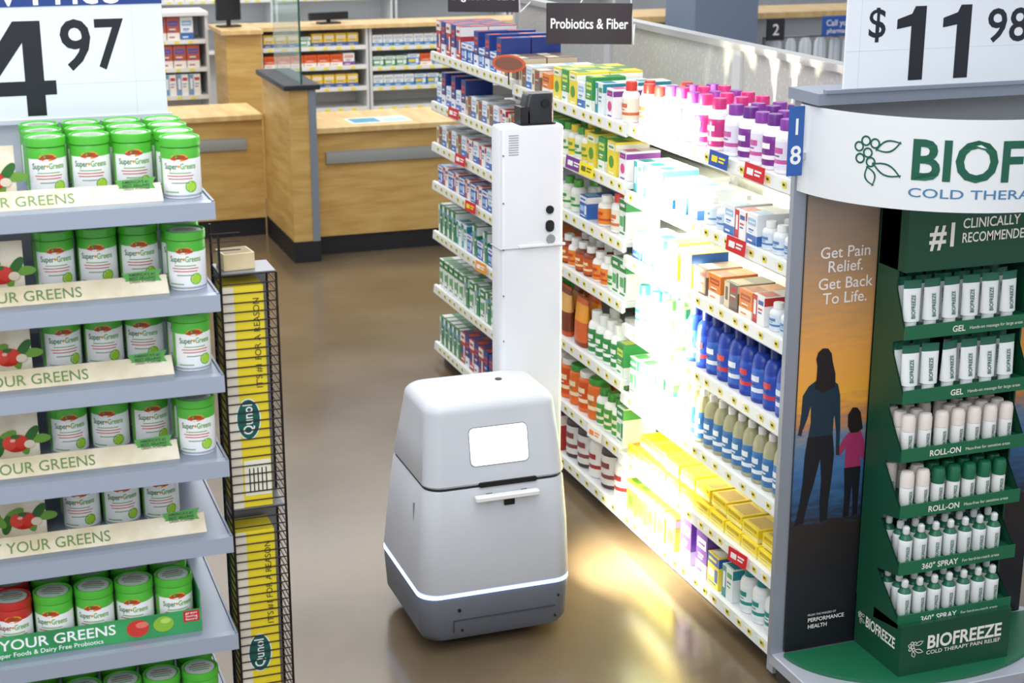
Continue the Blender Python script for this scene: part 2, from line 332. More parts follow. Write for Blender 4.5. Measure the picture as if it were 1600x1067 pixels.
def can_kind(c1='56BE3C',c2='2E8B2A',main='FFFFFF',tc='2F7A32',lab='white and green canister of greens powder, green lid'):
    mb=MB(); mw=M(main,.35); mg=M(c1,.35); ml=M('A8D23C',.35)
    mb.lathe([(R*.96,0),(R*.985,.003),(R*.985,.008),(R,.009),(R,.088),(R,.108),(R*.97,.112)],mw,36,mats=[mw,M('C8CCD0',.3,.5),mw,mw,mg,mg])
    def fn(z0,off=0,k=1.0): return lambda x,y:((R+.0006)*math.sin(x/R+off),-(R+.0006)*math.cos(x/R+off),z0+y)
    def patch(a0,a1,z0,z1,m,rr_=.0004):
        k=8; vs=[]
        for j in range(k+1):
            a=a0+(a1-a0)*j/k; q=R+rr_
            vs+=[(q*math.sin(a),-q*math.cos(a),z0),(q*math.sin(a),-q*math.cos(a),z1)]
        mb.add(vs,[(2*j,2*j+2,2*j+3,2*j+1) for j in range(k)],m)
    def blob(cx,cz,rx,rz,m,n=14,q=.0005):
        mb.add([((R+q)*math.sin((cx+rx*math.cos(2*PI*j/n))/R),-(R+q)*math.cos((cx+rx*math.cos(2*PI*j/n))/R),cz+rz*math.sin(2*PI*j/n)) for j in range(n)],[tuple(range(n))],m)
    for off in (0,PI):
        o_=off*R
        blob(o_,.0915,.019,.0085,M('E9A13A',.4)); blob(o_,.0925,.014,.005,M('9A4A20',.4),q=.0007); blob(o_-.012,.089,.008,.003,M('C8442A',.4),q=.0008); blob(o_+.012,.089,.008,.003,M('C8442A',.4),q=.0008)
        mb.text('Super',.0185,None,None,None,M(tc,.4),.014,'RIGHT',width=.031,fn=fn(.066,off-.005/R))
        mb.text('Greens',.0185,None,None,None,M('5FA830',.4),.014,'LEFT',width=.036,fn=fn(.066,off+.001/R))
        blob(o_-.002,.072,.0028,.003,M('E0A030',.4),q=.0009)
        for i,(w_,c) in enumerate(((.05,'7AAE4A'),(.062,'C8564A'),(.056,'C8564A'))): patch(off-w_/2/R,off+w_/2/R,.056-i*.0065,.0582-i*.0065,M(c,.4))
        patch(off-.02/R,off+.02/R,.034,.0362,M('7A9A6A',.4))
        blob(o_+.024,.026,.014,.0135,M('7DBE2E',.4)); blob(o_+.024,.026,.010,.0095,ml,q=.0008)
        patch(off-.9,off-.1,.013,.016,M('8AB07A',.4)); patch(off-1.45,off-1.12,.010,.088,M('6FBE4A',.4)); 
    lid=MB(); lg=M(c1,.25); ld=M(c2,.3)
    rings=[(R*1.0,0),(R*1.035,.001),(R*1.035,.016),(R*1.02,.019),(R*.96,.0205),(R*.9,.019),(R*.88,.0165)]
    lid.lathe(rings,lg,36)
    lid.lathe([(R*.82,.0166),(R*.82,.0172)],M('E2EBE4',.3),36)
    for i,(w_,yy) in enumerate(((.034,.016),(.05,.006),(.052,-.004),(.04,-.014))): lid.box(-w_/2,w_/2,yy-.002,yy+.002,.0171,.0175,M('5E9A6A' if i!=1 else 'B85A4A',.4))
    return K('canister',lab,'canister',2*R*1.035,2*R*1.035,CH,[('canister',mb.mesh('canister')),('lid',lid.mesh('lid'),.1135)])
CAN=can_kind()
CANR=can_kind('C8302A','A82420','FFFFFF','8A2A22','white and red canister with a red lid')
gc='greens powder canisters on the endcap'
def can(x,y,z,k=None): put(k or CAN,x,y,z,random.uniform(-.22,.2)-.06,gc)
def tray(zz,xe,idx):
    z=ZL[idx]+.0004
    t=thing('display_tray',None,'printed cardboard tray with green lettering and vegetable pictures','tray',(0,0,z))
    H_=.034
    mb=MB(); 
    mb.loft([[(xx,yy,z2) for yy,z2 in ((3.508,.0),(3.548,H_),(3.5505,H_),(3.5115,.0))] for xx in (-.30,xe)],CARD,False)
    lip=part(t,'lip',mb)
    ly=lambda zz_:3.508+.040*zz_/H_-.0012
    mb2=MB()
    mb2.text('EAT YOUR GREENS',.027,None,None,None,M('6A8C50',.5),.003,'RIGHT',width=.30,fn=lambda x,y:(x+.262+(xe-.452)*.4,ly(.007+y*.95),.007+y*.95))
    part(t,'lettering',mb2)
    mb3=MB(); x1=xe-.010; x0=x1-.088
    mb3.add([(x0,3.538,.018),(x0+.008,3.5395,.030),(x0,3.544,.044),(x1,3.546,.048),(x1-.008,3.54,.034),(x1,3.534,.020)],[(0,1,4,5),(1,2,3,4)],M('4C9A3C',.5))
    for i,s_ in enumerate(("AMERICA'S #1","BEST SELLING","GREEN POWDER")):
        mb3.text(s_,.0075,None,None,None,M('16401A',.5),.01,'CENTER',width=.058,fn=lambda x,y,i=i:(x+(x0+x1)/2,3.5345+(.037-i*.0075-.020+y)*.4-.001,y+.0375-i*.0075))
    part(t,'ribbon_label',mb3,'green ribbon label')
    mb4=MB(); mb4.box(-.30,xe-.004,3.5125,3.545,.0,.001,CARD)
    mb4.box(-.30,.145,3.60,3.603,.001,.125,CARD)
    r=M('C82A1E',.35); gdk=M('2F6A28',.5); gl=M('6FA03A',.5); cx=.115
    def el(cx_,cz,rx,rz,m,q,n=18,rot=0):
        mb4.add([(cx_+rx*math.cos(2*PI*j/n)*math.cos(rot)-rz*math.sin(2*PI*j/n)*math.sin(rot),3.60-q,cz+rx*math.cos(2*PI*j/n)*math.sin(rot)+rz*math.sin(2*PI*j/n)*math.cos(rot)) for j in range(n)],[tuple(range(n))],m)
    for i in range(9): el(cx+.024-.018*i+.008,.056+.014*math.sin(i*2.1),.024,.011,gdk if i%2 else gl,.001+i*.0002,rot=i*.9)
    el(cx-.02,.05,.028,.021,r,.0030); el(cx-.035,.052,.016,.017,M('E0483A',.35),.0034); el(cx-.01,.052,.013,.017,M('D83A2C',.35),.0036); el(cx-.022,.066,.010,.005,gdk,.0040); el(cx-.028,.058,.006,.004,M('F6B8A8',.3),.0042)
    el(cx+.008,.046,.012,.010,M('E8D8C0',.5),.0042)
    for i in range(4): mb4.add([(-.02,3.599,.098-i*.009),(.03+.01*(i%2),3.599,.098-i*.009),(.03+.01*(i%2),3.599,.101-i*.009),(-.02,3.599,.101-i*.009)],[(0,1,2,3)],M('9A9078',.5))
    part(t,'picture_card',mb4,'card printed with red peppers and leaves')
for idx in range(5):
    xe=.448 if idx<4 else .500
    tray(0,xe,idx)
    z=ZL[idx]+.0015
    for r in range(3 if idx<1 else 2):
        for x in ((.403,.31,.215) if idx<4 else (.415,.322,.229)):
            can(x,3.652+.0945*r,z)
    if idx<4:
        for r in range(4 if idx==0 else 2): can(.4965,3.556+.0945*r,z-.001)
can(.06,3.655,ZL[4],CANR)
z=ZL[5]+.0004
t=thing('display_tray',None,'green printed cardboard tray holding rows of canisters','tray',(0,0,z))
TG=noisy('green_print','2F8A50','3FA560',(9,9,9),.45)
mb=MB(); mb.box(-.35,.475,3.505,3.508,.0,.058,TG); mb.box(.472,.475,3.508,3.92,.0,.10,TG); mb.box(-.35,.472,3.508,3.92,0,.0015,TG)
mb.text('EAT YOUR GREENS',.036,(.275,3.5045,.024),(1,0,0),(0,0,1),M('FFFFFF',.4),.012,'RIGHT',width=.34)
mb.text('with 32 Super Foods & Dairy Free Probiotics',.016,(.245,3.5045,.006),(1,0,0),(0,0,1),M('FFFFFF',.4),.006,'RIGHT',width=.30)
def disc(mb,cx,y,cz,rx,rz,m,n=18): mb.add([(cx+rx*math.cos(2*PI*j/n),y,cz+rz*math.sin(2*PI*j/n)) for j in range(n)],[tuple(range(n))],m)
disc(mb,.325,3.5044,.030,.026,.022,M('D03A30',.4)); disc(mb,.335,3.504,.038,.015,.008,M('E87A6A',.4)); disc(mb,.385,3.5042,.032,.024,.020,M('8FBE3A',.4)); disc(mb,.39,3.5038,.04,.012,.007,M('B8DC6A',.4))
mb.add([(.432,3.5044,.028),(.47,3.5044,.028),(.47,3.5044,.056),(.432,3.5044,.056)],[(0,1,2,3)],M('C8282C',.4))
for i,s_ in enumerate(('great','tasting','flavors!')): mb.text(s_,.008,(.451,3.504,.048-i*.008),(1,0,0),(0,0,1),M('FFFFFF',.4),.0,'CENTER',width=.028)
part(t,'tray_body',mb)
for r in range(4):
    for i in range(5):
        can(.42-.0925*i,3.557+.0925*r,ZL[5]+.0025,CANR if (i==4 and r<2) else None)
for r in range(2):
    for i in range(5): can(.47-.0925*i,3.56+.0925*r,ZL[6])
# price signs
def sign(x0,x1,y,z0,z1,label):
    e=thing('price_sign',None,label,'sign',(0,y,0))
    part(e,'panel',MB().rbox(x0,x1,-.004,.004,z0,z1,M('E6EAF1',.35),.003,.001),'white plastic panel')
    return e
DG=M('141822',.4)
def P2(mb,pts,y=-.0048): mb.add([(x,y,z) for x,z in pts],[tuple(range(len(pts)))],DG)
def one(x0,w,z0,h):
    mb=MB(); s=w*.50
    P2(mb,[(x0+w-s,z0),(x0+w,z0),(x0+w,z0+h),(x0+w-s*.78,z0+h),(x0+w-s,z0+h*.9)])
    P2(mb,[(x0,z0+h*.70),(x0+w-s,z0+h*.735),(x0+w-s,z0+h*.90),(x0,z0+h*.83)],-.0049); return mb
def four(x0,w,z0,h):
    mb=MB(); s=w*.235
    P2(mb,[(x0+w*.62,z0),(x0+w*.62+s,z0),(x0+w*.62+s,z0+h),(x0+w*.62,z0+h)])
    P2(mb,[(x0,z0+h*.22),(x0+w,z0+h*.22),(x0+w,z0+h*.37),(x0,z0+h*.37)],-.0049)
    P2(mb,[(x0,z0+h*.37),(x0+w*.26,z0+h*.37),(x0+w*.64,z0+h*.80),(x0+w*.64,z0+h),(x0+w*.52,z0+h)],-.005); return mb
e=sign(-.30,.528,3.95,1.925,2.45,'large white price sign with black numerals above the shelves')
mb=MB(); mb.text('$',.20,(-.08,-.0046,2.04),(1,0,0),(0,0,1),DG,.02); part(e,'numeral',mb)
part(e,'numeral',four(.085,.185,1.938,.222))
mb=MB(); mb.text('9',.165,(.283,-.0046,2.045),(1,0,0),(0,0,1),DG,.014,width=.070); part(e,'numeral',mb)
mb=MB(); mb.text('7',.165,(.362,-.0046,2.045),(1,0,0),(0,0,1),DG,.014,width=.068); part(e,'numeral',mb)
mb=MB(); mb.box(-.30,.528,-.006,.006,2.193,2.45,M('1F3F86',.4)); mb.text('Great Low Price',.10,(.43,-.0066,2.197),(1,0,0),(0,0,1),M('FFFFFF',.4),.01,'RIGHT'); part(e,'header_strip',mb,'blue header strip')
mb=MB(); mb.box(-.30,.528,-.0045,-.004,2.01,2.0112,M('D2D9E4',.4)); mb.box(.455,.4562,-.0045,-.004,1.93,2.188,M('D2D9E4',.4)); part(e,'strip_line',mb)
part(e,'frame',MB().box(-.31,.538,-.008,.008,1.92,1.93,M('C8CCD6',.3)))
# wire side rack with boxes
e=thing('wire_rack',None,'narrow black wire rack hung beside the endcap shelves','rack',(0,0,0))
mb=MB(); wr=M('2A2022',.35,.6)
x0,x1,y0,y1=.575,.705,3.585,3.70
z=1.60
while z>.10:
    for a_,b_ in (((x0,y0,z),(x1,y0,z)),((x1,y0,z),(x1,y1,z)),((x0,y0,z),(x0,y1,z))): mb.cyl(a_,b_,.0018,wr,5)
    z-=.0225
for x_,y_ in ((x0,y0),(x1,y0),(x1,y1),(x0,y1)): mb.cyl((x_,y_,.0),(x_,y_,1.70 if x_==x0 else 1.60),.003,wr,6)
mb.box(x0,x1,y1,y1+.004,.05,1.60,M('8A8C92',.4,.4))
for z_ in (1.70,1.68,1.66): mb.cyl((x0-.02,y0,z_),(x0+.05,y0,z_),.0014,wr,5)
for z_ in (.30,.40,1.015,1.60): mb.box(x0,x1,y0+.004,y1,z_,z_+.003,M('8A8C92',.4,.4))
part(e,'wire_frame',mb)
for zb,zt in ((1.0185,1.57),(.4035,.955)):
    mb=MB(); mb.rbox(x0+.004,x0+.100,y0+.006,y0+.10,zb,zt,M('F2D92E',.4),.002,.001)
    yy=y0+.0052
    mb.box(x0+.004,x0+.03,yy,yy+.0004,zb,zt,M('E6DCC8',.4))
    mb.text("IT'S #1 FOR A REASON",.021,(x0+.088,yy-.0004,zb+.30),(0,0,1),(-1,0,0),M('5A4A2A',.4),.004,'LEFT',width=.22)
    zc=zb+.225; n=28
    mb.add([(x0+.050+.030*math.cos(2*PI*j/n),yy-.0006,zc+.052*math.sin(2*PI*j/n)) for j in range(n)],[tuple(range(n))],M('E8F0EC',.4))
    mb.add([(x0+.050+.027*math.cos(2*PI*j/n),yy-.0009,zc+.049*math.sin(2*PI*j/n)) for j in range(n)],[tuple(range(n))],M('0F5A50',.4))
    mb.text('Qunol',.034,(x0+.06,yy-.0012,zc),(0,0,1),(-1,0,0),WHITE,.01,'CENTER',width=.075)
    mb.box(x0+.034,x0+.098,yy-.0005,yy,zb+.03,zb+.12,M('F4F0DC',.4))
    for i in range(5): mb.box(x0+.045+.01*i,x0+.048+.01*i,yy-.0009,yy-.0005,zb+.04,zb+.10,M('3A3A30',.4))
    thing('supplement_carton',mb.mesh(),'tall yellow printed carton inside a wire rack','box',group='tall yellow cartons in the wire rack')
mb=MB(); mb.rbox(-.045,.03,-.035,.035,0,.04,noisy('kraft_box','C8B088','D8C49C',(9,9,9),.6),.002,.001); mb.box(-.04,.025,-.03,.03,.0395,.0405,M('8A7654',.6))
thing('cardboard_box',mb.mesh(),'small open kraft cardboard box on the wire rack','box',(.63,3.65,1.6035),.1)
# ------------------------------------------------------------ robot
RB=noisy('robot_shell','CBCDD3','D3D5DA',(3,3,3),.35)
RG=noisy('robot_base_grey','5C5F67','666971',(3,3,3),.5)
rob=thing('robot',None,'white wheeled inventory robot with tall mast and grey base','robot',(0,0,0))
def bring(z,x0,x1,y0,y1,r): return rr(x0,x1,y0,y1,z,r*.66,7)
mb=MB(); mb.loft([bring(.035,1.38,1.82,4.61,5.04,.09),bring(.045,1.352,1.845,4.585,5.065,.10),bring(.07,1.338,1.857,4.572,5.078,.10),bring(.19,1.332,1.864,4.566,5.09,.10),bring(.203,1.338,1.858,4.572,5.084,.10)],RG); 
mb.cyl((1.46,4.568,.155),(1.46,4.564,.155),.006,BLACK,10); mb.cyl((1.81,4.568,.155),(1.81,4.564,.155),.004,BLACK,10)
mb.cyl((1.47,4.573,.08),(1.47,4.566,.08),.004,BLACK,10); mb.cyl((1.80,4.573,.08),(1.80,4.566,.08),.004,BLACK,10)
mb.box(1.44,1.80,4.5655,4.57,.118,.1195,M('3A3C42',.5)); mb.box(1.44,1.4415,4.5655,4.572,.075,.119,M('3A3C42',.5))
part(rob,'base',mb,'dark grey plastic base skirt')
for x_,y_ in ((1.45,4.68),(1.75,4.68),(1.45,4.98),(1.75,4.98)):
    part(rob,'wheel',MB().cyl((x_-.015,y_,.035),(x_+.015,y_,.035),.035,BLACK,18))
mb=MB(); mb.loft([bring(.2035,1.331,1.865,4.565,5.091,.10),bring(.2145,1.331,1.865,4.565,5.091,.10)],M('9FBEFF',.3,emit=3)); part(rob,'light_strip',mb,'glowing blue-white light strip')
mb=MB(); mb.loft([bring(.215,1.336,1.862,4.568,5.088,.10),bring(.225,1.332,1.866,4.564,5.092,.10),bring(.42,1.345,1.858,4.572,5.06,.095),bring(.565,1.358,1.848,4.583,5.03,.09),bring(.572,1.362,1.844,4.587,5.026,.09)],RB); part(rob,'lower_shell',mb)
part(rob,'seam',MB().loft([bring(.5715,1.364,1.842,4.589,5.02,.085),bring(.5815,1.364,1.842,4.589,5.02,.085)],M('2A2B30',.6)),'dark seam')
rings=[bring(.581,1.362,1.844,4.587,5.026,.09),bring(.588,1.358,1.848,4.583,5.022,.09),bring(.70,1.368,1.840,4.606,4.985,.09),bring(.79,1.376,1.832,4.626,4.955,.09),bring(.812,1.378,1.830,4.630,4.950,.09)]
for k in range(1,7):
    a_=k/6*PI/2; i=.04*(1-math.cos(a_)); rings.append(bring(.812+.040*math.sin(a_),1.378+i,1.830-i,4.630+i*1.3,4.950-i,.09-i*.3))
part(rob,'upper_shell',MB().loft(rings,RB))
def fy(z): return 4.583+(z-.588)*(.045/.202)-.0015 if z>.588 else 4.583-.0015
def fp(pts,dy,m,mb):
    mb.add([(x,fy(z)-dy,z) for x,z in pts],[tuple(range(len(pts)))],m)
mb=MB(); P=[(p[0],p[1]) for p in rr(1.511,1.715,.642,.768,0,.018,5)]
fp(P,.001,M('8A8C92',.3),mb); P=[(p[0],p[1]) for p in rr(1.514,1.712,.645,.765,0,.016,5)]; fp(P,.002,M('FFFFFF',.2,emit=1.6),mb)
part(rob,'screen',mb,'bright white display screen')
mb=MB(); mb.rbox(1.515,1.735,4.545,4.572,.535,.552,WHITE,.006,.003); mb.box(1.56,1.58,4.57,4.59,.535,.55,RG); mb.box(1.68,1.70,4.57,4.59,.535,.55,RG); part(rob,'handle',mb,'white horizontal handle')
mb=MB(); mb.loft([rrv(1.535,1.735,.574,.590,y_,.006) for y_ in (4.576,4.590)],BLACK); mb.box(1.62,1.655,4.570,4.59,.505,.535,BLACK); part(rob,'slot',mb,'black recessed slot')
part(rob,'button',MB().lathe([(.012,.850),(.012,.8545)],BLACK,14,c=(1.69,4.83)),'black button')
part(rob,'side_groove',B1(1.3465,1.352,4.70,4.705,.26,.50,M('8A8C92',.5)))
mast=part(rob,'mast',MB().loft([rr(1.735+i,1.965-i,4.935+i,5.035-i,z,.018,4) for z,i in ((.30,0),(1.675,0),(1.682,.004),(1.685,.012))],noisy('mast_shell','DCDDE0','E4E5E8',(3,3,3),.35)),'tall white rectangular mast')
part(mast,'camera_lens',MB().cyl((1.912,4.936,1.398),(1.912,4.930,1.398),.014,BLACK,18))
part(mast,'camera_lens',MB().loft([rrv(1.897,1.927,1.322,1.362,y_,.014) for y_ in (4.936,4.929)],BLACK))
mb=MB(); mb.lathe([(.012,0),(.016,0),(.016,.004),(.012,.004)],M('C8C8CC',.2,.8),18); me=mb.mesh(); p_=part(mast,'lens_ring',me,loc=(1.915,4.933,1.297)); p_.rotation_euler=(PI/2,0,0)
mb=MB(); mb.cyl((1.915,4.936,1.297),(1.915,4.931,1.297),.011,M('33343A',.2),14); part(mast,'camera_lens',mb)
mb=MB(); mb.box(1.733,1.967,4.933,5.037,1.270,1.2725,M('A8AAB0',.5)); mb.box(1.80,1.967,4.925,4.936,1.274,1.281,WHITE); part(mast,'seam',mb)
mb=MB()
for i in range(9): mb.box(1.765,1.80,4.934,4.936,1.59+i*.008,1.593+i*.008,M('A8AAB0',.5))
part(mast,'vent',mb,'small louvred vent')
mb=MB()
for i in range(5): mb.cyl((1.746,4.9355,.95+i*.16),(1.746,4.933,.95+i*.16),.003,M('7A7C82',.4),8)
part(mast,'screw_row',mb)
mb=MB(); mb.loft([rr(1.81,1.94,4.945,5.03,z,.012,4) for z in (1.685,1.69)],BLACK); mb.loft([rr(1.828+a_,1.932,4.95+a_*.3,5.02,z,.012,4) for z,a_ in ((1.69,.0),(1.72,.0),(1.73,.0),(1.78,.012),(1.787,.02))],M('25272C',.35)); mb.box(1.812,1.845,4.95,5.01,1.69,1.745,M('1C1E22',.4)); mb.cyl((1.90,4.95,1.755),(1.90,4.944,1.755),.014,M('0A0A0C',.1),16)
part(mast,'sensor_head',mb,'black sensor head')
part(mast,'led_strip',MB().box(1.965,1.969,4.965,5.005,.32,1.67,M('FFF6E0',.3,emit=12)),'glowing vertical led strip')
# ------------------------------------------------------------ endcap with display (right)
GP=M('B6BAC4',.35,.2)
e=thing('endcap_shelving',None,'grey steel endcap frame closing the shelving run','shelf',(0,0,0))
part(e,'end_panel',B1(2.35,3.28,4.055,4.095,.02,1.86,M('A4A8B0',.4)))
part(e,'post',B1(2.325,2.368,4.03,4.052,.10,1.66,M('9A9FAA',.3,.3)))
mb=MB(); mb.rbox(2.33,3.30,3.66,4.053,.065,.105,GP,.01,.003); part(e,'base_deck',mb); part(e,'kick_plate',B1(2.36,3.27,3.70,4.05,0,.065,M('3A3A3E',.5)))
part(e,'top_cap',B1(2.33,3.30,3.93,4.10,1.862,1.895,M('8E95A6',.35,.2)))
def grad(name,stops,axis='Z'):
    m=bpy.data.materials.new(name); m.use_nodes=True; N=m.node_tree.nodes; L=m.node_tree.links; b=N['Principled BSDF']; b.inputs['Roughness'].default_value=.4
    tc=N.new('ShaderNodeTexCoord'); sx=N.new('ShaderNodeSeparateXYZ'); cr=N.new('ShaderNodeValToRGB'); nz=N.new('ShaderNodeTexNoise'); nz.inputs['Scale'].default_value=14; mp=N.new('ShaderNodeMapping'); mp.inputs['Scale'].default_value=(1,1,5)
    L.new(tc.outputs['Object'],sx.inputs[0]); L.new(tc.outputs['Object'],mp.inputs[0]); L.new(mp.outputs[0],nz.inputs['Vector'])
    ad=N.new('ShaderNodeMath'); ad.operation='MULTIPLY_ADD'; ad.inputs[1].default_value=.10; L.new(nz.outputs[0],ad.inputs[0]); 
    dv=N.new('ShaderNodeMath'); dv.operation='MULTIPLY_ADD'; dv.inputs[1].default_value=1/1.6; dv.inputs[2].default_value=-.05; L.new(sx.outputs[2],dv.inputs[0]); L.new(dv.outputs[0],ad.inputs[2]); L.new(ad.outputs[0],cr.inputs[0])
    el=cr.color_ramp.elements
    el[0].position=stops[0][0]; el[0].color=hexc(stops[0][1]); el[1].position=stops[-1][0]; el[1].color=hexc(stops[-1][1])
    for p,c in stops[1:-1]:
        q=el.new(p); q.color=hexc(c)
    L.new(cr.outputs[0],b.inputs['Base Color']); return m
PST=grad('sunset_print',[(0,'15161C'),(.2,'1E2028'),(.335,'2E2624'),(.37,'2E4A6C'),(.45,'4272A4'),(.52,'7088A0'),(.55,'C88858'),(.60,'F8B040'),(.68,'F2A850'),(.80,'C89868'),(.9,'A88C74'),(1,'948478')])
def pp(u,v): return (2.372+(u-(1257-(v-300)*.05))*.00203, 1.60-(v-300)*.00208)
YP=4.02
po=thing('poster',None,'sunset beach poster with silhouettes of woman and child','poster',(0,0,0))
mb=MB(); mb.box(2.37,3.26,YP,YP+.006,.11,1.60,PST); part(po,'print_panel',mb)
mb=MB(); WT=M('F6F0EA',.5)
for s_,v in (('Get Pain',400),('Relief.',421),('Get Back',446),('To Life.',468)):
    c_=pp(1317,v); mb.text(s_,.05,(c_[0],YP-.002,c_[1]),(1,0,0),(0,0,1),WT,.008,'CENTER')
part(po,'lettering',mb,'white lettering'); mb=MB()
c_=pp(1260,962); mb.text('FROM THE MAKERS OF',.010,(c_[0],YP-.002,c_[1]),(1,0,0),(0,0,1),WT,0)
c_=pp(1260,972); mb.text('PERFORMANCE',.019,(c_[0],YP-.002,c_[1]),(1,0,0),(0,0,1),WT,.02)
c_=pp(1260,983); mb.text('HEALTH',.019,(c_[0],YP-.002,c_[1]),(1,0,0),(0,0,1),WT,.02)
part(po,'lettering',mb,'small white lettering')
def fig(pts,m,q,mb):
    P=[pp(u,v) for u,v in pts]; mb.add([(x,YP-q,z) for x,z in P],[tuple(reversed(range(len(P))))],m)
mb=MB(); SK=M('14121A',.5); TL=M('15303F',.5); MG=M('A0305F',.5); HR=M('1E1214',.5); SKN=M('3A2420',.5)
fig([(1281,534),(1290,535),(1296,543),(1298,556),(1303,575),(1303,595),(1282,602),(1268,594),(1271,578),(1272,560),(1270,550),(1273,540)],HR,.0024,mb)
fig([(1270,583),(1258,590),(1248,604),(1246,630),(1243,652),(1249,656),(1256,640),(1262,620),(1262,648),(1257,672),(1300,672),(1301,645),(1303,640),(1306,668),(1306,692),(1312,692),(1313,660),(1312,610),(1308,592),(1298,584)],TL,.0015,mb)
fig([(1243,650),(1249,652),(1246,666),(1240,664)],SKN,.0018,mb); fig([(1306,690),(1312,690),(1312,704),(1306,703)],SKN,.0018,mb)
fig([(1257,670),(1300,670),(1303,700),(1299,740),(1294,775),(1292,806),(1280,808),(1279,775),(1281,740),(1279,705),(1268,745),(1258,775),(1250,806),(1236,808),(1244,775),(1249,740),(1252,700)],SK,.0017,mb)
part(po,'woman_figure',mb,'dark silhouette of a standing woman')
mb=MB()
fig([(1334,631),(1342,632),(1348,640),(1350,652),(1352,666),(1343,671),(1331,671),(1326,660),(1326,642)],HR,.0024,mb)
fig([(1328,670),(1349,670),(1355,684),(1356,714),(1351,714),(1349,700),(1350,728),(1322,728),(1323,692),(1314,705),(1308,700),(1318,680)],MG,.0015,mb)
fig([(1321,726),(1350,726),(1348,755),(1346,785),(1346,803),(1337,805),(1337,780),(1335,750),(1332,780),(1330,805),(1320,806),(1322,780),(1322,750)],SK,.0017,mb)
part(po,'child_figure',mb,'silhouette of a child in pink shirt')
mb=MB(); mb.rbox(2.272,2.322,3.984,3.99,1.655,1.855,M('2B5CA8',.4),.004,.001); mb.box(2.318,2.34,3.99,4.05,1.70,1.72,GP)
mb.text('1',.065,(2.297,3.9834,1.775),(1,0,0),(0,0,1),WHITE,.015,'CENTER'); mb.text('8',.075,(2.297,3.9834,1.69),(1,0,0),(0,0,1),WHITE,.015,'CENTER')
thing('aisle_sign',mb.mesh(),'small blue aisle number sign with white digits','sign')
# display tower
DGN=M('0F4A34',.45); DGN2=M('0B3A2A',.5); MGN=M('1C6A48',.4)
tw=thing('display_stand',None,'dark green cardboard display stand with stepped product trays','stand',(0,0,0))
mb=MB(); n=40
def elp(rx,ry,z,cy=4.0): return [(2.81+rx*math.cos(-PI*j/n),cy+ry*math.sin(-PI*j/n),z) for j in range(n+1)]
mb.loft([elp(.455,.315,.106),elp(.455,.315,.118)],MGN,False); part(tw,'base_disc',mb)
x0,x1=2.61,3.01
mb=MB(); mb.box(x0,x1,3.745,4.0,.1185,.285,DGN)
mb.text('BIOFREEZE',.062,(x0+.095,3.7440,.198),(1,0,0),(0,0,1),WT,.025,width=.27)
mb.text('COLD THERAPY PAIN RELIEF',.018,(x0+.095,3.7440,.178),(1,0,0),(0,0,1),WT,.006,width=.27)
mb.text('BIOFREEZE',.050,(x0-.0008,3.94,.20),(0,-1,0),(0,0,1),WT,.02,width=.165)
part(tw,'base_box',mb)
def leaf(fn,mb,m,s=1.0,wd=.0045):
    def ring(cx,cy,r,w,a0=0,a1=2*PI,n=14):
        vs=[]; 
        for j in range(n+1):
            a_=a0+(a1-a0)*j/n
            vs+=[fn(s*(cx+r*math.cos(a_)),s*(cy+r*math.sin(a_))),fn(s*(cx+(r-w)*math.cos(a_)),s*(cy+(r-w)*math.sin(a_)))]
        mb.add(vs,[(2*j,2*j+1,2*j+3,2*j+2) for j in range(n)],m)
    for cx,cy in ((0,0),(-.022,.012),(-.006,.026),(.016,.022),(.008,-.020),(-.018,-.014)): ring(cx,cy,.012,wd)
    for ox,oy,ang,L in ((.018,.008,.35,.06),(.012,-.022,-.35,.07),(.0,-.03,-1.2,.045)):
        for sd in (1,-1):
            vs=[]; k=8
            for j in range(k+1):
                t_=j/k; w_=.014*math.sin(PI*t_); 
                for ww in (w_,w_-wd):
                    lx,ly=t_*L,sd*ww
                    vs.append(fn(s*(ox+lx*math.cos(ang)-ly*math.sin(ang)),s*(oy+lx*math.sin(ang)+ly*math.cos(ang))))
            mb.add(vs,[(2*j,2*j+1,2*j+3,2*j+2) for j in range(k)],m)
mb=MB(); leaf(lambda x,y:(x0+.045+x,3.744,.212+y),mb,WT,.5); leaf(lambda x,y:(x0-.0008,3.972-x*1,.222+y),mb,WT,.36); part(tw,'emblem',mb,'white berry and leaf emblem')
ZT=[.30,.47,.65,.825,1.005,1.20]
YT=[3.77,3.785,3.80,3.815,3.83,3.845]
XR=[3.02,3.03,3.04,3.05,3.06,3.07]
mb=MB(); mb.box(x0,x0+.006,3.90,4.01,.285,1.60,DGN); mb.box(3.064,3.07,3.90,4.01,.285,1.60,DGN); mb.box(x0,3.07,4.005,4.012,.285,1.60,DGN2)
mb.box(x0,3.07,3.86,4.0,1.37,1.60,DGN)
for i,z in enumerate(ZT):
    yt=YT[i]
    for xx in (x0,XR[i]-.004):
        mb.add([(xx,yt,z-.0),(xx,3.90,z+.12),(xx,3.90,z-.05),(xx,yt,z-.03)],[(0,1,2,3)],DGN); mb.add([(xx+.004,yt,z-.0),(xx+.004,3.90,z+.12),(xx+.004,3.90,z-.05),(xx+.004,yt,z-.03)],[(3,2,1,0)],DGN)
part(tw,'tower_body',mb)
mb=MB(); mb.text('#1',.10,(x0+.075,3.859,1.44),(1,0,0),(0,0,1),WT,.02,width=.085); part(tw,'lettering',mb,'white lettering')
mb=MB(); mb.text('CLINICALLY',.042,(x0+.185,3.859,1.49),(1,0,0),(0,0,1),WT,.012,width=.2); mb.text('RECOMMENDED',.042,(x0+.185,3.859,1.447),(1,0,0),(0,0,1),WT,.012,width=.24); part(tw,'lettering',mb,'white lettering')
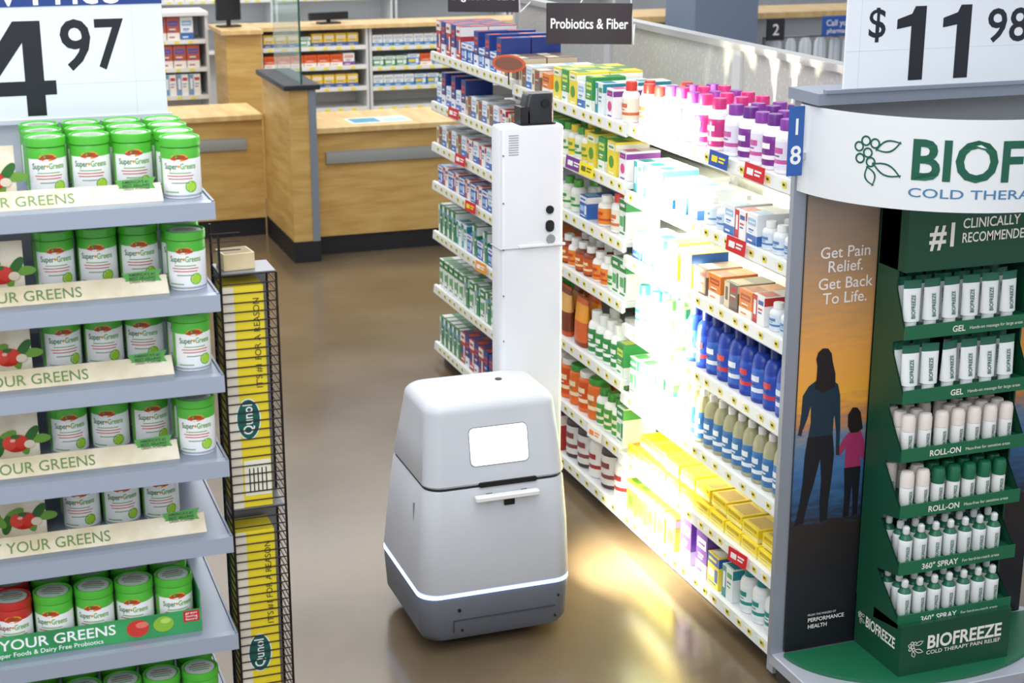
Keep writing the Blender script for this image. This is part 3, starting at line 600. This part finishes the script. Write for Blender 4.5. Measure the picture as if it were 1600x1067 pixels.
LT=[('360° SPRAY','For hard-to-reach areas'),('360° SPRAY','For hard-to-reach areas'),('ROLL-ON','Mess-free for sensitive areas'),('ROLL-ON','Mess-free for sensitive areas'),('GEL','Hands-on massage for large areas'),('GEL','Hands-on massage for large areas')]
for i,z in enumerate(ZT):
    mb=MB(); yt=YT[i]
    mb.box(x0+.004,XR[i]-.004,yt,4.0,z-.006,z,MGN); mb.box(x0,XR[i],yt-.004,yt,z-.03,z+.012,MGN)
    mb.text(LT[i][0],.026,(x0+.21,yt-.0045,z-.019),(1,0,0),(0,0,1),WT,.02,'RIGHT'); mb.text(LT[i][1],.014,(x0+.225,yt-.0045,z-.016),(1,0,0),(0,0,1),WT,.0)
    part(tw,'tray',mb)
def tubek():
    mb=MB(); w=M('F0F2F2',.35); gr=M('17604A',.35); n=18; rings=[]
    for z,rx,ry in ((0,.019,.017),(.018,.019,.017),(.020,.027,.0205),(.075,.027,.014),(.118,.028,.005),(.126,.028,.002),(.143,.028,.002)):
        rings.append([(rx*math.cos(2*PI*j/n),ry*math.sin(2*PI*j/n),z) for j in range(n)])
    mb.loft(rings,w,True,mats=[w,w,w,w,gr,gr])
    mb.text('BIOFREEZE',.018,None,None,None,gr,.02,'LEFT',width=.07,fn=lambda x,y:(.005-y,-.0213+ x*.12,.03+x))
    return K('gel_tube','white and green pain relief gel tube standing upright','tube',.056,.042,.143,[('gel_tube',mb.mesh())])
def rollk(top='F0E4DC'):
    mb=MB(); w=M('F2F2F0',.35); gr=M('17604A',.35)
    mb.lathe([(.019,0),(.021,.003),(.021,.055),(.020,.060)],w,18)
    mb.text('BIOFREEZE',.014,None,None,None,gr,.02,'LEFT',width=.042,fn=lambda x,y:(.004-y,-.0218,.008+x))
    c=MB(); c.lathe([(.0213,0),(.0213,.035),(.018,.047),(.010,.050)],M(top,.3),18)
    return K('roll_on_bottle','small white roll-on bottle with rounded cap' if top!='1C6A4A' else 'white roll-on bottle with dark green cap','bottle',.044,.044,.112,[('roll_on_bottle',mb.mesh()),('cap',c.mesh(),.061)])
def sprayk():
    mb=MB(); w=M('F0F2F2',.35); gr=M('1F6B4C',.35)
    mb.lathe([(.019,0),(.0212,.003),(.0212,.06),(.0212,.075),(.015,.085),(.009,.09)],w,18,mats=[w,w,w,gr,gr])
    mb.text('BIOFREEZE',.014,None,None,None,gr,.02,'LEFT',width=.048,fn=lambda x,y:(.004-y,-.022,.008+x))
    c=MB(); c.lathe([(.009,0),(.011,.004),(.011,.02),(.006,.026)],w,14)
    return K('spray_bottle','small white spray bottle with green shoulder and white cap','bottle',.044,.044,.117,[('spray_bottle',mb.mesh()),('cap',c.mesh(),.091)])
tk,rk,rg,sk=tubek(),rollk(),rollk('1C6A4A'),sprayk()
gd='pain relief products on the green display'
for i,(k,rows,nn,pt) in enumerate(((sk,4,7,.053),(sk,4,7,.053),(rg,4,7,.055),(rk,3,7,.058),(tk,3,6,.068),(tk,3,6,.068))):
    z=ZT[i]; y=YT[i]+.028
    for r in range(rows):
        if y+.0465*r>3.97: break
        for j in range(nn):
            if r>0 and random.random()<.1: continue
            kk=rk if (i==2 and j<2) else k
            put(kk,x0+.037+pt*j+(.0 if rows==3 else .01*(r%2)),y+.0465*r,z,random.uniform(-.15,.15),gd)
# header band
hd=thing('header_sign',None,'curved white header sign with green and blue lettering','sign',(0,0,0))
mb=MB(); RH=.485; CX,CY=2.818,4.03; n=48; HW=M('E8EAEC',.35)
for rr_,fl_ in ((RH,0),(RH-.006,1)):
    vs=[]
    for j in range(n+1):
        a_=-PI/2+PI*j/n
        vs+=[(CX+rr_*math.sin(a_),CY-rr_*math.cos(a_),1.602),(CX+rr_*math.sin(a_),CY-rr_*math.cos(a_),1.855)]
    mb.add(vs,[((2*j,2*j+2,2*j+3,2*j+1) if not fl_ else (2*j,2*j+1,2*j+3,2*j+2)) for j in range(n)],HW,True)
for z in (1.602,1.855):
    vs=[]
    for j in range(n+1):
        a_=-PI/2+PI*j/n
        vs+=[(CX+RH*math.sin(a_),CY-RH*math.cos(a_),z),(CX+(RH-.006)*math.sin(a_),CY-(RH-.006)*math.cos(a_),z)]
    mb.add(vs,[(2*j,2*j+2,2*j+3,2*j+1) for j in range(n)],HW)
part(hd,'header_band',mb)
mb=MB(); 
def arc(phi0,z0): return lambda x,y:(CX+(RH+.0012)*math.sin(phi0+x/RH),CY-(RH+.0012)*math.cos(phi0+x/RH),z0+y)
mb.text('BIOFREEZE',.155,None,None,None,M('0F5A44',.4),.024,'LEFT',width=.70,fn=arc(math.radians(-44.5),1.69))
mb.text('COLD THERAPY PAIN RELIEF',.036,None,None,None,M('4A7FA8',.4),.006,'LEFT',width=.70,fn=arc(math.radians(-44.5),1.640))
leaf(arc(math.radians(-58.5),1.75),mb,M('0F5A44',.4),1.25,.004)
part(hd,'header_lettering',mb,'green lettering with berry leaf emblem')
# 11.98 sign
e=sign(2.405,3.22,3.93,1.905,2.45,'large white price sign with black numerals above the display')
mb=MB(); mb.text('$',.115,(2.472,-.0046,2.048),(1,0,0),(0,0,1),DG,.012); part(e,'numeral',mb)
part(e,'numeral',one(2.568,.094,1.922,.208)); part(e,'numeral',one(2.720,.094,1.922,.208))
mb=MB(); mb.text('9',.135,(2.868,-.0046,2.022),(1,0,0),(0,0,1),DG,.012,width=.066); part(e,'numeral',mb)
mb=MB(); mb.text('8',.135,(2.944,-.0046,2.022),(1,0,0),(0,0,1),DG,.012,width=.066); part(e,'numeral',mb)
mb=MB(); mb.box(2.405,3.22,-.0045,-.004,2.01,2.0112,M('D2D9E4',.4)); mb.box(2.45,2.4512,-.0045,-.004,1.905,2.45,M('D2D9E4',.4)); part(e,'strip_line',mb)
part(e,'frame',MB().box(2.35,3.23,-.01,.01,1.8952,1.9052,M('8E95A6',.3,.2)))
# ------------------------------------------------------------ pharmacy counter
KB=M('1C1C20',.5); RL=M('9A9C98',.35)
def counter(x0,x1,y0,y1,zt,rail,label):
    e=thing('pharmacy_counter',None,label,'counter',(x0,y0,0))
    w=x1-x0;d=y1-y0
    part(e,'body',B1(0,w,0,d,.13,zt-.04,WOOD),'maple wood front')
    part(e,'countertop',MB().rbox(-.0,w,-.05,d,zt-.04,zt,WOODT,.008,.004))
    part(e,'kick_plate',B1(0,w,.02,d,0,.13,KB),'black kick plate')
    mb=MB(); mb.loft([[(xx,yy,zz) for yy,zz in ((-.001,.615),(-.03,.625),(-.036,.66),(-.03,.695),(-.001,.705))] for xx in rail],RL); part(e,'bumper_rail',mb,'grey bumper rail')
counter(2.31,6.2,10.3,10.95,.87,(.08,3.8),'light maple pharmacy counter with grey bumper rail')
counter(-.5,2.12,11.05,11.6,.87,(.3,2.50),'light maple side counter with grey bumper rail')
e=thing('counter_partition',None,'maple wood privacy partition with black cap and glass','partition',(0,0,0))
mb=MB(); mb.box(2.13,2.30,10.15,11.04,.14,1.14,WOOD); part(e,'body',mb); part(e,'kick_plate',B1(2.125,2.305,10.14,11.045,0,.14,KB)); part(e,'cap',MB().rbox(2.09,2.33,10.11,11.045,1.14,1.175,M('23252A',.35),.01,.004),'black cap')
part(e,'trim_strip',B1(2.255,2.3015,10.135,10.15,.14,1.14,M('8A93A0',.35,.3)),'grey metal trim')
part(e,'glass_pane',B1(2.215,2.225,10.18,11.0,1.175,2.05,M('BFE0D8',.05,alpha=.28)),'clear green-edged glass')
part(e,'glass_edge',B1(2.214,2.226,10.176,10.18,1.175,2.05,M('1F5A4C',.2)))
mb=MB(); mb.box(-.21,.21,-.12,.12,0,.002,M('E8F0F4',.3)); mb.box(-.19,.0,-.09,.09,.002,.0024,M('4A9AB8',.3)); mb.box(.03,.19,-.09,.03,.002,.0024,M('A8D0DC',.3))
thing('counter_mat',mb.mesh(),'flat printed information mat lying on the counter','mat',(2.80,10.47,.8704),.05)
def pshelf(x0,x1,y0,d,zs,zt,label,wood=True):
    e=thing('pharmacy_shelf',None,label,'shelf',(x0,y0,0)); w=x1-x0
    part(e,'side_panel',B1(0,.02,0,d,0,zt-.03,SHW)); part(e,'side_panel',B1(w-.02,w,0,d,0,zt-.03,SHW)); part(e,'back_panel',B1(.02,w-.02,d-.02,d,0,zt-.03,SHW))
    part(e,'top',B1(-.005,w+.005,-.03,d,zt-.03,zt,WOODT if wood else SHW))
    for z in zs:
        mb=MB(); mb.box(.021,w-.021,.0,d-.021,z-.015,z,SHW); mb.box(.021,w-.021,-.004,0,z-.03,z+.004,M('ECECEA',.35))
        y=.06
        while y<w-.06: mb.box(y,y+.04,-.0052,-.004,z-.026,z-.004,M('F3E45A',.5) ); y+=.11
        part(e,'shelf',mb)
    return e
def small(y0,x0,x1,zs,rows,grp,pool,yoff=.0,maxh=.15):
    for z in zs:
        x=x0+.03; k=None
        while x<x1-.08:
            k=random.choice(pool) if (k is None or random.random()<.35) else k
            if k['h']>maxh: k=pool[0]
            if x+k['w']>x1-.025: break
            put(k,x+k['w']/2,y0+.01+k['d']/2,z,0,grp)
            x+=k['w']+.006
PZ=[1.155,1.0,.83]
PN='pharmacy_carton'
low=[Bx(.09,.12,.095,'F0F3F6','8A4AA0','D86A3A',0,name=PN),Bx(.10,.12,.09,'2F86C0','F0F2F5','F3D23A',3,name=PN),Bx(.08,.12,.10,'F2F0EE','C8322E','3858A8',1,name=PN),Bx(.09,.12,.08,'3A9A5A','F0F2F5','F0F2F5',3,name=PN),Bx(.10,.12,.10,'5A2A7A','E86A9A','F0F2F5',0,name=PN),Bx(.08,.12,.09,'F4F4F2','4A88C0','9AB8D0',0,name=PN),Bx(.10,.12,.09,'E8642A','F4EEE4','B8442A',0,name=PN),Bx(.09,.12,.10,'F0C83A','3A6AB0','F0F2F5',0,name=PN),grey]
tall=[Bx(.10,.16,.18,'F0F3F6','3A70B8','8AB4DC',0,name=PN),Bx(.12,.16,.19,'3F7EC0','F0F2F5','E8EEF4',3,name=PN),Bx(.09,.16,.17,'F4F4F2','7AA0C8','C8444A',1,name=PN),Bx(.11,.16,.15,'D8DEE6','2F5CA0','F0F2F5',3,name=PN),Bx(.10,.16,.18,'B85A48','F2ECE6','3858A8',0,name=PN)]
pshelf(2.41,3.28,12.5,.4,PZ+[.665,.5,.32],1.32,'wood-topped pharmacy shelf bay with small cartons')
pshelf(3.29,4.10,12.5,.4,[1.14,.98,.82,.66,.5],1.32,'wood-topped pharmacy shelf bay with white cartons')
pshelf(4.11,4.9,12.5,.4,[1.14,.98,.82,.66,.5],1.32,'wood-topped pharmacy shelf bay')
gp='cartons on the pharmacy shelves'
small(12.5,2.41,3.28,PZ[:1],1,gp,[low[1],low[7],low[3]],maxh=.12)
small(12.5,2.41,3.28,PZ[1:2],1,gp,[low[4],low[0],low[6]],maxh=.12)
small(12.5,2.41,3.28,PZ[2:],1,gp,[low[3],low[2],low[7]],maxh=.12)
small(12.5,3.29,4.10,[1.14,.98,.82],1,gp,low[1:]+[low[5]]*5,maxh=.12)
e=thing('wood_cabinet',None,'light maple pharmacy cabinet end with wood top','cabinet',(0,0,0))
part(e,'body',B1(2.12,2.395,12.35,12.9,0,1.29,WOOD)); part(e,'top',B1(2.08,2.400,12.30,12.92,1.29,1.32,WOODT))
pshelf(1.2,2.08,12.93,.4,[1.2,.98,.76,.54,.32],1.42,'white pharmacy shelf with boxed medicines',False)
small(12.93,1.2,2.08,[1.2,.98,.76],1,gp,[tall[4],tall[2],tall[0],tall[3]],maxh=.188)
for x0_ in (0.8,2.05,3.3,4.55,5.8):
    pshelf(x0_,x0_+1.22,16.2,.4,[1.5,1.25,1.0,.75],1.80,'tall white pharmacy shelf of prescription stock',False)
    small(16.2,x0_,x0_+1.22,[1.5,1.25],1,'stock on the rear pharmacy shelves',tall,maxh=.2)
e=thing('service_counter',None,'long grey service counter with light wood top','counter',(0,0,0))
part(e,'body',B1(5.2,9.5,12.5,13.1,0,1.26,M('A4A6AA',.5))); part(e,'top',B1(5.15,9.55,12.45,13.15,1.26,1.31,WOODT))
e=thing('wall_pillar',B1(5.72,6.28,11.6,12.15,0,4.4,M('6C7C94',.5)).mesh(),'blue-grey square structural pillar','pillar'); 
mb=MB(); mb.box(-.08,.08,-.01,.01,-.09,.09,M('2A2C34',.4)); mb.text('2',.13,(0,-.0105,-.045),(1,0,0),(0,0,1),WHITE,.01,'CENTER'); mb.box(-.01,.01,.0,.10,-.085,-.065,M('8A8C90',.3,.6))
thing('lane_sign',mb.mesh(),'dark lane sign with white numeral','sign',(6.55,11.79,1.236))
mb=MB(); mb.box(-.16,.16,-.01,.01,-.08,.08,M('2F5CB0',.4)); mb.text('Call your',.07,(0,-.0105,.0),(1,0,0),(0,0,1),WHITE,.01,'CENTER'); mb.text('pharmacist',.055,(0,-.0105,-.06),(1,0,0),(0,0,1),WHITE,.01,'CENTER'); mb.box(-.01,.01,.0,.10,-.10,-.08,M('8A8C90',.3,.6))
thing('information_sign',mb.mesh(),'blue information sign with white lettering','sign',(7.15,11.79,1.251))
def bag():
    mb=MB(); n=14; rings=[]
    for z,k in ((0,.5),(-.04,.9),(-.2,1),(-.34,.95),(-.36,.7)):
        rings.append([(.06*k*math.cos(2*PI*j/n),.02*k*math.sin(2*PI*j/n)*(1+.3*math.sin(j*3)),z) for j in range(n)])
    mb.loft(list(reversed(rings)),M('DDE4EC',.4)); return mb.mesh()
bm=bag()
rk_=thing('bag_rail',MB().cyl((6.5,11.9,1.16),(7.6,11.9,1.16),.01,M('8A8C90',.3,.6)).box(6.5,6.52,11.89,11.91,0,1.16,M('8A8C90',.3,.6)).box(7.58,7.6,11.89,11.91,0,1.16,M('8A8C90',.3,.6)).mesh(),'metal rail holding hanging prescription bags','rail')
for i in range(7): thing('hanging_bag',bm,'white plastic prescription bag hanging from a rail','bag',(6.62+i*.14,11.9,1.149),.2*math.sin(i*2),'hanging prescription bags')
def monitor(x,y,z,w,h,b):
    e=thing('computer_monitor',None,'black computer monitor standing on the wood top','monitor',(x,y,z+.0004),.2)
    part(e,'stand',MB().rbox(-.09,.09,-.06,.06,0,.012,BLACK,.02,.002).box(-.015,.015,-.01,.01,.012,b+.02,BLACK)); part(e,'screen',MB().rbox(-w,w,-.02,.02,b,b+h,M('1A1C22',.3),.008,.003))
monitor(3.0,12.66,1.32,.17,.06,.03); monitor(2.2,12.65,1.32,.10,.26,.05)
# ------------------------------------------------------------ lights
def area(loc,rot,sx,sy,p,col=(1,1,1),spread=PI):
    l=bpy.data.lights.new('lamp','AREA'); l.shape='RECTANGLE'; l.size=sx; l.size_y=sy; l.energy=p; l.color=col; l.spread=spread
    o=bpy.data.objects.new('ceiling_or_fill_lamp',l); COL.objects.link(o); o.location=loc; o.rotation_euler=rot; return o
area((.6,2.2,4.4),(0,0,0),3,3.5,85,(.95,.98,1))
area((1.5,6.0,4.4),(0,0,0),1.2,5,80,(1,.98,.95))
area((3,11,4.4),(0,0,0),7,2.5,200,(1,.97,.9))
area((4,15,4.4),(0,0,0),8,2,180,(1,.98,.96))
area((-.6,.2,3.4),(math.radians(62),0,math.radians(-14)),2.5,1.0,55,(.95,.98,1))  # added fill light above the camera to brighten the canisters; no ceiling fixture
o=area((1.985,4.985,1.02),(0,-PI/2,0),1.32,.04,135,(1,.93,.70),math.radians(76)); o.name='scanner_lamp'
o=area((1.99,4.985,.38),(0,-math.radians(52),0),.06,.05,12,(1,.92,.70),math.radians(95)); o.name='scanner_lamp'
w=bpy.data.worlds.new('World'); SC.world=w; w.use_nodes=True; bg_=w.node_tree.nodes['Background']; bg_.inputs[0].default_value=(.88,.93,1,1); bg_.inputs[1].default_value=.86
# ------------------------------------------------------------ camera
cam=bpy.data.cameras.new('camera'); co=bpy.data.objects.new('camera',cam); COL.objects.link(co)
co.location=(0,0,2.5); co.rotation_euler=(math.radians(90-16.5),0,math.radians(-19.8)); cam.sensor_width=36; cam.lens=2490/1600*36
cam.dof.use_dof=True; cam.dof.focus_distance=4.8; cam.dof.aperture_fstop=5.6
SC.camera=co
